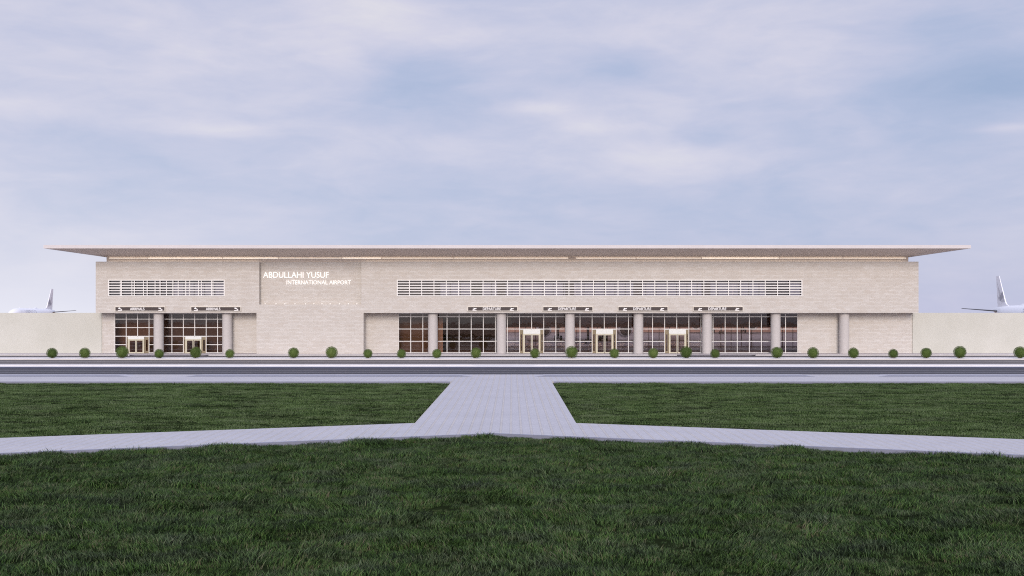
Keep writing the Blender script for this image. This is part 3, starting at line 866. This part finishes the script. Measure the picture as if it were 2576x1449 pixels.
# ================================================================== AIRLINERS
def make_airliner():
    """nose towards -Y, origin on the ground under the main gear; 55 m long"""
    a = empty('airliner', (0, 0, 0), local=True)
    L, r, zc, y0 = 55.0, 2.5, 5.4, -27.0
    prof = [(0, .03, -.9), (0.5, .55, -.75), (1.5, 1.05, -.55), (3, 1.6, -.3), (5, 2.1, -.1), (7.5, 2.42, 0), (10, r, 0), (36, r, 0),
            (41, 2.35, .12), (45, 1.95, .45), (49, 1.4, .85), (52, .95, 1.15), (54, .6, 1.3), (55, .22, 1.35)]
    b = MB(); seg = 28
    b.rings([[(rr * math.cos(2 * math.pi * k / seg), y0 + d, zc + dz + rr * math.sin(2 * math.pi * k / seg)) for k in range(seg)] for d, rr, dz in prof])
    b.tube((0, y0 + 23, zc + 2.42), (0, y0 + 23, zc + 3.3), 0.05, 0.03, 8); b.tube((0, y0 + 12, zc + 2.42), (0, y0 + 12, zc + 3.2), 0.05, 0.03, 8)
    b.rings([[(0.5 * s * math.cos(2 * math.pi * k / 12), y0 + 28 + d, zc + 2.35 + 0.55 * s * max(0, math.sin(2 * math.pi * k / 12))) for k in range(12)] for d, s in ((0, .2), (1, .9), (3.5, 1), (5, .3))])
    fus = b.build('fuselage', M['plane_white'], a, smooth=True)
    for sgn in (-1, 1):                                     # airline lettering along the upper side
        me = text_mesh('NORDWIND', 13.0, 1.5, 0.02, 0.0, 0.25)
        co = np.empty(len(me.vertices) * 3); me.vertices.foreach_get('co', co); co = co.reshape(-1, 3)
        xx = co[:, 0].copy(); zz = co[:, 2].copy()
        ang = (zz + 0.35) / r
        rad = r + 0.035 - co[:, 1] * 0.3
        nx = sgn * rad * np.cos(ang); nz_ = rad * np.sin(ang)
        ny_ = xx * (1 if sgn > 0 else -1) - 9.0
        me.vertices.foreach_set('co', np.stack([nx, ny_, zc + nz_], 1).ravel()); me.update()
        o = mesh_obj('lettering', me, M['emb2'], fus)
        for dy in (-19.0, 16.5):
            d = MB()
            for (u0, u1, v0, v1) in ((0, .07, 0, 1.75), (.95, 1.02, 0, 1.75), (.07, .95, 1.68, 1.75), (.07, .95, 0, .07)):
                an = [(-0.1 + v) / r for v in (v0, v1)]
                rr = r + 0.03
                p = [(sgn * rr * math.cos(an[i]), dy + u, zc + rr * math.sin(an[i])) for u, i in ((u0, 0), (u1, 0), (u1, 1), (u0, 1))]
                d.face(p if sgn > 0 else p[::-1])
            o = d.build('cabin_door', M['emb2'], None); o.parent = fus
    fs = lambda s: y0 + 51.0 - s                            # distance forward of the fin's root trailing edge
    zt = zc + r - 0.35
    fin = [(fs(-0.1), zt - 0.8), (fs(-2.0), zt + 8.75), (fs(-1.85), zt + 8.85), (fs(0.4), zt + 8.85), (fs(0.9), zt + 8.45), (fs(6.1), zt + 1.5), (fs(7.2), zt + 0.7), (fs(9.0), zt + 0.3), (fs(9.0), zt - 0.3)]
    b = MB(); tris = tessellate_polygon([[Vector((p[0], p[1], 0)) for p in fin]])
    th = lambda z: 0.34 - 0.2 * max(0, (z - zt)) / 9
    for t in tris:
        b.face([(th(fin[i][1]) / 2, fin[i][0], fin[i][1]) for i in t]); b.face([(-th(fin[i][1]) / 2, fin[i][0], fin[i][1]) for i in reversed(t)])
    for i in range(len(fin)):
        p, q = fin[i], fin[(i + 1) % len(fin)]
        b.face([(-th(p[1]) / 2, *p), (-th(q[1]) / 2, *q), (th(q[1]) / 2, *q), (th(p[1]) / 2, *p)])
    fo = b.build('tail_fin', M['plane_white'], a)
    sc = 0.01043
    def emb(points, mi, bb):
        P = [(fs((x - 1190) * 0.0326), zt + 0.35 + (1060 - y) * sc) for x, y in points]
        for sgn in (-1, 1):
            for t in tessellate_polygon([[Vector((p[0], p[1], 0)) for p in P]]):
                b_pts = [(sgn * (th(P[i][1]) / 2 + 0.012 + 0.004 * mi), *P[i]) for i in t]
                bb.face(b_pts if sgn > 0 else b_pts[::-1], mi)
    bb = MB()
    emb([(1150, 380), (1195, 640), (1225, 845), (1280, 722), (1240, 690), (1210, 600)], 0, bb)
    emb([(1168, 745), (1190, 800), (1225, 845), (1255, 930), (1215, 910), (1190, 860)], 0, bb)
    emb([(1255, 930), (1340, 825), (1366, 900), (1372, 955), (1320, 972), (1275, 955)], 0, bb)
    emb([(1280, 722), (1303, 660), (1328, 760), (1345, 825), (1255, 930), (1228, 845)], 1, bb)
    o = bb.build('tail_emblem', [M['emb1'], M['emb2']], None); o.parent = fo
    def surface(name, sgn, root, tip, mat, tk):
        """root/tip: (x, y_leading, y_trailing, z, thickness)"""
        b = MB(); rgs = []
        for x, yl, yt, z, t in (root, tip):
            c = yt - yl
            pts = [(0, 0), (.08, .7), (.3, 1), (.65, .6), (1, .04), (.65, -.35), (.3, -.55), (.08, -.5)]
            rgs.append([(sgn * x, yl + c * u, z + t / 2 * v) for u, v in pts])
        b.rings(rgs); return b.build(name, mat, a, smooth=True)
    for sgn in (-1, 1):
        surface('wing', sgn, (2.0, -9.5, 2.5, 4.1, 1.3), (23.8, 8.0, 10.3, 5.45, 0.3), M['plane_grey'], 0)
        surface('tailplane', sgn, (1.1, y0 + 46.2, y0 + 52.0, 6.35, 0.55), (9.4, y0 + 51.6, y0 + 53.6, 7.15, 0.22), M['plane_dark'], 0)  # shade of the tailplane's underside put into its dark colour
        b = MB(); ex, ez = sgn * 7.9, 2.45                   # engine nacelle
        pr = [(-12.2, 1.2), (-11.9, 1.4), (-10.5, 1.5), (-8.5, 1.35), (-7.2, 1.0), (-6.0, .55), (-5.4, .12)]
        b.rings([[(ex + q * math.cos(2 * math.pi * k / 24), d, ez + q * math.sin(2 * math.pi * k / 24)) for k in range(24)] for d, q in pr])
        b.box(ex - 0.2, ex + 0.2, -9.8, -4.0, ez + 1.2, 4.35)
        eo = b.build('engine', M['plane_white'], a, smooth=True)
        f = MB(); f.tube((ex, -12.22, ez), (ex, -12.205, ez), 1.12, 1.12, 24); o = f.build('intake', M['plane_dark'], None); o.parent = eo
    for gx, gy, s in ((-4.6, 0.5, 1.0), (4.6, 0.5, 1.0), (0.0, -21.0, 0.8)):
        b = MB(); b.tube((gx, gy, 0.55 * s), (gx, gy, 3.6), 0.2 * s, 0.24 * s, 12); b.tube((gx, gy, 2.3), (gx + (0.9 if gx < 0 else -0.9 if gx > 0 else 0), gy + (0 if gx else 1.2), 3.4), 0.09, 0.09, 8)
        axles = (-0.7, 0.7) if gx else (0.0,)
        for ay in axles: b.tube((gx - 0.55 * s, gy + ay, 0.55 * s), (gx + 0.55 * s, gy + ay, 0.55 * s), 0.09, 0.09, 8)
        if gx: b.box(gx - 0.1, gx + 0.1, gy - 0.7, gy + 0.7, 0.47, 0.63)
        go = b.build('landing_gear', M['plane_dark'], a)
        for ay in axles:
            for wx in (-0.57, 0.57):
                w = MB(); cx = gx + wx * s; hw = 0.2 * s; rr = 0.55 * s
                w.rings([[(cx + dx, gy + ay + q * math.cos(2 * math.pi * k / 20), 0.55 * s + q * math.sin(2 * math.pi * k / 20)) for k in range(20)]
                         for dx, q in ((-hw, rr * .8), (-hw * .6, rr), (hw * .6, rr), (hw, rr * .8))])
                o = w.build('wheel', M['rubber'], None, smooth=True); o.parent = go
    return a
pl = make_airliner()
def place_plane(first, o, x, y, hx, hy, label):
    o = o if first else copy_tree(o)
    o.rotation_euler = (0, 0, math.atan2(hx, -hy))          # local nose is -Y
    # x, y give the fin's root trailing edge, 24 m behind the origin
    n = math.hypot(hx, hy); o.location = (x + hx / n * 24, y + hy / n * 24, 0)
    tag(o, label, 'airliner', 'parked airliners')
place_plane(True, pl, X(2512, 293), 293, -0.147, -0.989, 'white airliner rising behind the right cream wall, its tail fin closest to the frame edge')
place_plane(False, pl, X(130, 440), 440, 0.122, -0.99, 'white airliner rising behind the left cream wall, grey emblem on its tail fin')
place_plane(False, pl, 14.1, 236, 0.0, -1.0, 'airliner seen nose-on through the departures glazing, gear and engines near the doors')
place_plane(False, pl, 70.5, 329, -0.28, -0.96, 'more distant airliner whose wheels show through the right-hand departures glazing')

# ================================================================== ROUND BUSHES
def make_bush():
    s = empty('round_bush', (0, 0, 0), local=True)
    n = 3600; rr = 0.5
    lump = [(Vector((random.gauss(0, 1), random.gauss(0, 1), random.gauss(0, 1))).normalized(), random.uniform(-0.05, 0.045)) for _ in range(14)]
    vs, fs = [], []
    for _ in range(n):
        d = Vector((random.gauss(0, 1), random.gauss(0, 1), random.gauss(0, 1))).normalized()
        rad = rr * (1 - 0.22 * random.random() ** 2)
        for q, amp in lump: rad += rr * amp * max(0, d.dot(q) - 0.6) * 2.5
        c = d * rad + Vector((0, 0, 0.5))
        if c.z < 0.05: continue
        out = (d + Vector((random.gauss(0, .45), random.gauss(0, .45), random.gauss(0, .45) + 0.25))).normalized()
        side = out.cross(Vector((random.gauss(0, 1), random.gauss(0, 1), random.gauss(0, 1)))).normalized()
        l, w = random.uniform(0.025, 0.05), random.uniform(0.009, 0.016)
        k = len(vs); nn = out.cross(side) * 0.006
        vs += [tuple(c - side * w), tuple(c + out * l * 0.5 + nn), tuple(c + side * w), tuple(c + out * l)]
        vs[-3], vs[-2], vs[-1] = tuple(c + out * l * .5 - side * w), tuple(c + out * l), tuple(c + out * l * .5 + side * w)
        vs[-4] = tuple(c)
        fs.append((k, k + 1, k + 2, k + 3))
    # inner twiggy mass that keeps the crown from being see-through
    b = MB(); b.v = vs; b.f = fs; b.m = [0] * len(fs)
    seg, st = 20, 12; rgs = []
    for i in range(1, st):
        ph = math.pi * i / st
        rgs.append([(0.40 * math.sin(ph) * math.cos(2 * math.pi * k / seg) * (1 + 0.05 * math.sin(3 * k + i)), 0.40 * math.sin(ph) * math.sin(2 * math.pi * k / seg) * (1 + 0.05 * math.cos(2 * k + i)), 0.5 + 0.40 * math.cos(ph)) for k in range(seg)])
    b.rings(rgs[::-1])
    b.build('foliage', M['leaf'], s)
    b = MB()
    for _ in range(16):
        a, q = random.uniform(0, 6.28), random.uniform(0.02, 0.2); a2 = a + random.uniform(-.3, .3)
        b.tube((q * math.cos(a), q * math.sin(a), 0), (q * 1.25 * math.cos(a2), q * 1.25 * math.sin(a2), 0.2), 0.012, 0.008, 6)
    b.build('stems', M['stem'], s)
    return s
protos = [make_bush() for _ in range(4)]
YB = 128.2
bushes = [
 (131.2, 26.6, 'round clipped bush before the left cream wall, leftmost in the row'),
 (213.3, 27.3, 'round clipped bush before the left cream wall, nearer the terminal corner'),
 (307.6, 31.8, 'large round bush beside the left arrivals door, over its left post'),
 (400.3, 24.2, 'small round bush at the foot of the column between the two arrivals doors'),
 (492.0, 29.2, 'round bush standing in front of the right arrivals door'),
 (578.2, 23.4, 'small round bush at the column where the arrivals glazing ends'),
 (738.5, 28.0, 'round bush before the blank stone block, left of the two there'),
 (834.1, 30.5, 'bigger round bush before the blank stone block, right of the two there'),
 (925.5, 24.0, 'small round bush at the right edge of the projecting stone block'),
 (1009.8, 23.4, 'small round bush where the recessed stone wall meets the departures glazing'),
 (1099.0, 24.2, 'round bush at the foot of the first column of the departures glazing'),
 (1197.0, 27.4, 'round bush before the plain glazing left of the first departure door'),
 (1345.4, 25.0, 'round bush before the right leaf of the first departure door'),
 (1438.0, 31.7, 'tall round bush at the column between the first and second departure doors'),
 (1545.5, 25.4, 'round bush beside the right post of the second departure door'),
 (1643.5, 26.0, 'round bush before the glazing just left of the third departure door'),
 (1726.3, 30.7, 'large round bush covering the right post of the third departure door'),
 (1799.0, 24.2, 'small round bush right of the column beyond the third departure door'),
 (1954.6, 29.8, 'round bush at the last column standing before the departures glazing'),
 (2045.0, 28.8, 'round bush before the bare stone wall between the glazing and the lone column'),
 (2147.2, 27.6, 'round bush just right of the lone column on the stone wall'),
 (2247.3, 24.4, 'smallest bush before the stone wall at the right end of the terminal'),
 (2330.0, 27.4, 'round bush before the right cream wall, nearest the terminal corner'),
 (2415.1, 31.8, 'largest round bush before the right cream wall, middle of three there'),
 (2566.2, 30.4, 'round bush before the right cream wall, rightmost in the row')]
for i, (px, w, lab) in enumerate(bushes):
    o = protos[i] if i < 4 else copy_tree(protos[i % 4])
    s = w * YB / F / 1.03
    o.location = (X(px, YB), YB, 0.0); o.scale = (s, s, s); o.rotation_euler = (0, 0, random.uniform(0, 6.28))
    tag(o, lab, 'bush', 'round bushes along the median')

# ================================================================== LIGHT, SKY, CAMERA
SUN = Vector((0.02, -0.94, 0.325)).normalized()
el = math.asin(SUN.z); az = math.atan2(SUN.x, SUN.y)
sd = bpy.data.lights.new('sun', 'SUN'); sd.energy = 1.5; sd.angle = R(26); sd.color = (1.0, 0.89, 0.80)
so = bpy.data.objects.new('sun', sd); COL.objects.link(so)
so.rotation_euler = SUN.to_track_quat('Z', 'Y').to_euler()

w = bpy.data.worlds.new('World'); scene.world = w; w.use_nodes = True
nt = w.node_tree; bg = nt.nodes['Background']
sky = nt.nodes.new('ShaderNodeTexSky'); sky.sky_type = 'NISHITA'; sky.sun_disc = False
sky.sun_elevation = el; sky.sun_rotation = az % (2 * math.pi); sky.dust_density = 1.5
tc = nt.nodes.new('ShaderNodeTexCoord'); D = tc.outputs['Generated']
sp = nt.nodes.new('ShaderNodeSeparateXYZ'); nt.links.new(D, sp.inputs[0])
dx, dy, dz = sp.outputs
ua = mathn(nt, 'ARCTAN2', dx, dy)                         # azimuth from the view axis
va = mathn(nt, 'ARCSINE', dz)                             # elevation
# layered stratus: noise in direction space, flattened towards the horizon
def skynoise(sx, sz, scale, det, dist=0.0, off=(0, 0, 0)):
    mp = nt.nodes.new('ShaderNodeMapping'); mp.inputs['Scale'].default_value = (sx, sx, sz); mp.inputs['Location'].default_value = off
    nt.links.new(D, mp.inputs['Vector'])
    n = nt.nodes.new('ShaderNodeTexNoise'); n.inputs['Scale'].default_value = scale; n.inputs['Detail'].default_value = det
    n.inputs['Roughness'].default_value = 0.55; n.inputs['Distortion'].default_value = dist
    nt.links.new(mp.outputs[0], n.inputs['Vector']); return n.outputs['Fac']
def blob(px, py, sx, sy, amp):
    a0, e0 = math.atan((px - CX) / F), math.atan((HY - py) / math.hypot(F, px - CX))
    a = mathn(nt, 'DIVIDE', mathn(nt, 'SUBTRACT', ua, a0), sx / F); e = mathn(nt, 'DIVIDE', mathn(nt, 'SUBTRACT', va, e0), sy / F)
    d2 = mathn(nt, 'ADD', mathn(nt, 'MULTIPLY', a, a), mathn(nt, 'MULTIPLY', e, e))
    return mathn(nt, 'MULTIPLY', mathn(nt, 'EXPONENT', mathn(nt, 'MULTIPLY', d2, -1.0)), amp)
def total(L):
    t = L[0]
    for q in L[1:]: t = mathn(nt, 'ADD', t, q)
    return t
n_big = skynoise(1.0, 3.4, 3.0, 5, 0.5)
n_mid = skynoise(1.0, 3.2, 7.0, 5, 0.5, (3.1, 1.7, 0.4))
n_fine = skynoise(1.0, 3.6, 20.0, 6, 0.5, (1.3, 7.7, 2.2))
thick = total([mathn(nt, 'MULTIPLY', mathn(nt, 'SUBTRACT', n_big, 0.5), 0.55), mathn(nt, 'MULTIPLY', mathn(nt, 'SUBTRACT', n_mid, 0.5), 0.60),
               mathn(nt, 'MULTIPLY', mathn(nt, 'SUBTRACT', n_fine, 0.5), 0.27),
               blob(2520, 200, 300, 80, -0.48), blob(1850, 160, 350, 90, 0.10), blob(500, 60, 400, 80, 0.06), blob(1060, 225, 170, 95, -0.28), blob(1560, 165, 130, 45, -0.22), blob(1290, 400, 300, 120, -0.10),
               blob(2350, 70, 160, 50, -0.12), blob(1780, 350, 90, 30, -0.2), blob(2300, 350, 250, 50, -0.14),
               blob(900, 20, 260, 55, 0.26), blob(1750, 60, 420, 80, 0.20), blob(1740, 395, 190, 50, 0.30), blob(1345, 272, 110, 18, 0.26),
               blob(1500, 318, 160, 22, 0.18), blob(60, 272, 130, 28, 0.26), blob(560, 328, 150, 18, 0.24), blob(1070, 95, 130, 20, 0.16),
               blob(2540, 322, 70, 10, 0.3), blob(300, 120, 600, 170, 0.10), blob(2200, 560, 700, 130, -0.10), blob(1250, 520, 500, 100, -0.08)])
cloudcol = ramp(nt, mathn(nt, 'ADD', thick, 0.5, clamp=True),
                [(0.0, (0.350, 0.440, 0.640)), (0.3, (0.450, 0.510, 0.700)), (0.5, (0.550, 0.572, 0.738)), (0.70, (0.660, 0.650, 0.775)), (0.95, (0.80, 0.770, 0.80))])
# brighter veil low on the left, where the sun stands behind the cloud
low = mathn(nt, 'EXPONENT', mathn(nt, 'MULTIPLY', mathn(nt, 'ABSOLUTE', va), -16.0))
leftside = mathn(nt, 'MULTIPLY', mathn(nt, 'SUBTRACT', 0.12, ua), 1.6, clamp=True)
leftside = mathn(nt, 'MINIMUM', leftside, 0.85)
veil = mathn(nt, 'MULTIPLY', low, mathn(nt, 'ADD', mathn(nt, 'MULTIPLY', leftside, 0.5), 0.6), clamp=True)
veilcol = mixc(nt, leftside, (0.560, 0.574, 0.785), (0.885, 0.89, 0.985))
col = mixc(nt, veil, cloudcol.outputs['Color'], veilcol)
# overcast sky grows brighter towards the zenith
zen = nt.nodes.new('ShaderNodeMapRange'); zen.inputs['From Min'].default_value = 0.30; zen.inputs['From Max'].default_value = 0.95
zen.inputs['To Min'].default_value = 6.85; zen.inputs['To Max'].default_value = 13.8
nt.links.new(dz, zen.inputs['Value'])
vm = nt.nodes.new('ShaderNodeVectorMath'); vm.operation = 'SCALE'
nt.links.new(col, vm.inputs[0]); nt.links.new(zen.outputs[0], vm.inputs['Scale'])
fin_ = mixc(nt, 0.94, sky.outputs[0], vm.outputs[0])
nt.links.new(fin_, bg.inputs['Color']); bg.inputs['Strength'].default_value = 0.1
w.cycles.sampling_method = 'MANUAL'; w.cycles.sample_map_resolution = 512

cd = bpy.data.cameras.new('camera'); cam = bpy.data.objects.new('camera', cd); COL.objects.link(cam)
cam.location = (0, 0, EYE); cam.rotation_euler = (R(90), 0, 0)
cd.sensor_width = 36.0; cd.lens = 36.0 * F / 2576.0; cd.shift_y = (HY - 724.5) / 2576.0
cd.clip_start = 0.5; cd.clip_end = 9000
scene.camera = cam

scene.view_settings.view_transform = 'Standard'; scene.view_settings.look = 'None'
scene.view_settings.exposure = 0.55; scene.view_settings.gamma = 1.0
scene.render.engine = 'CYCLES'
cy = scene.cycles
cy.use_denoising = False; cy.use_adaptive_sampling = False
cy.filter_width = 1.1
cy.max_bounces = 8; cy.transparent_max_bounces = 12; cy.diffuse_bounces = 4; cy.glossy_bounces = 4
cy.sample_clamp_indirect = 2.0
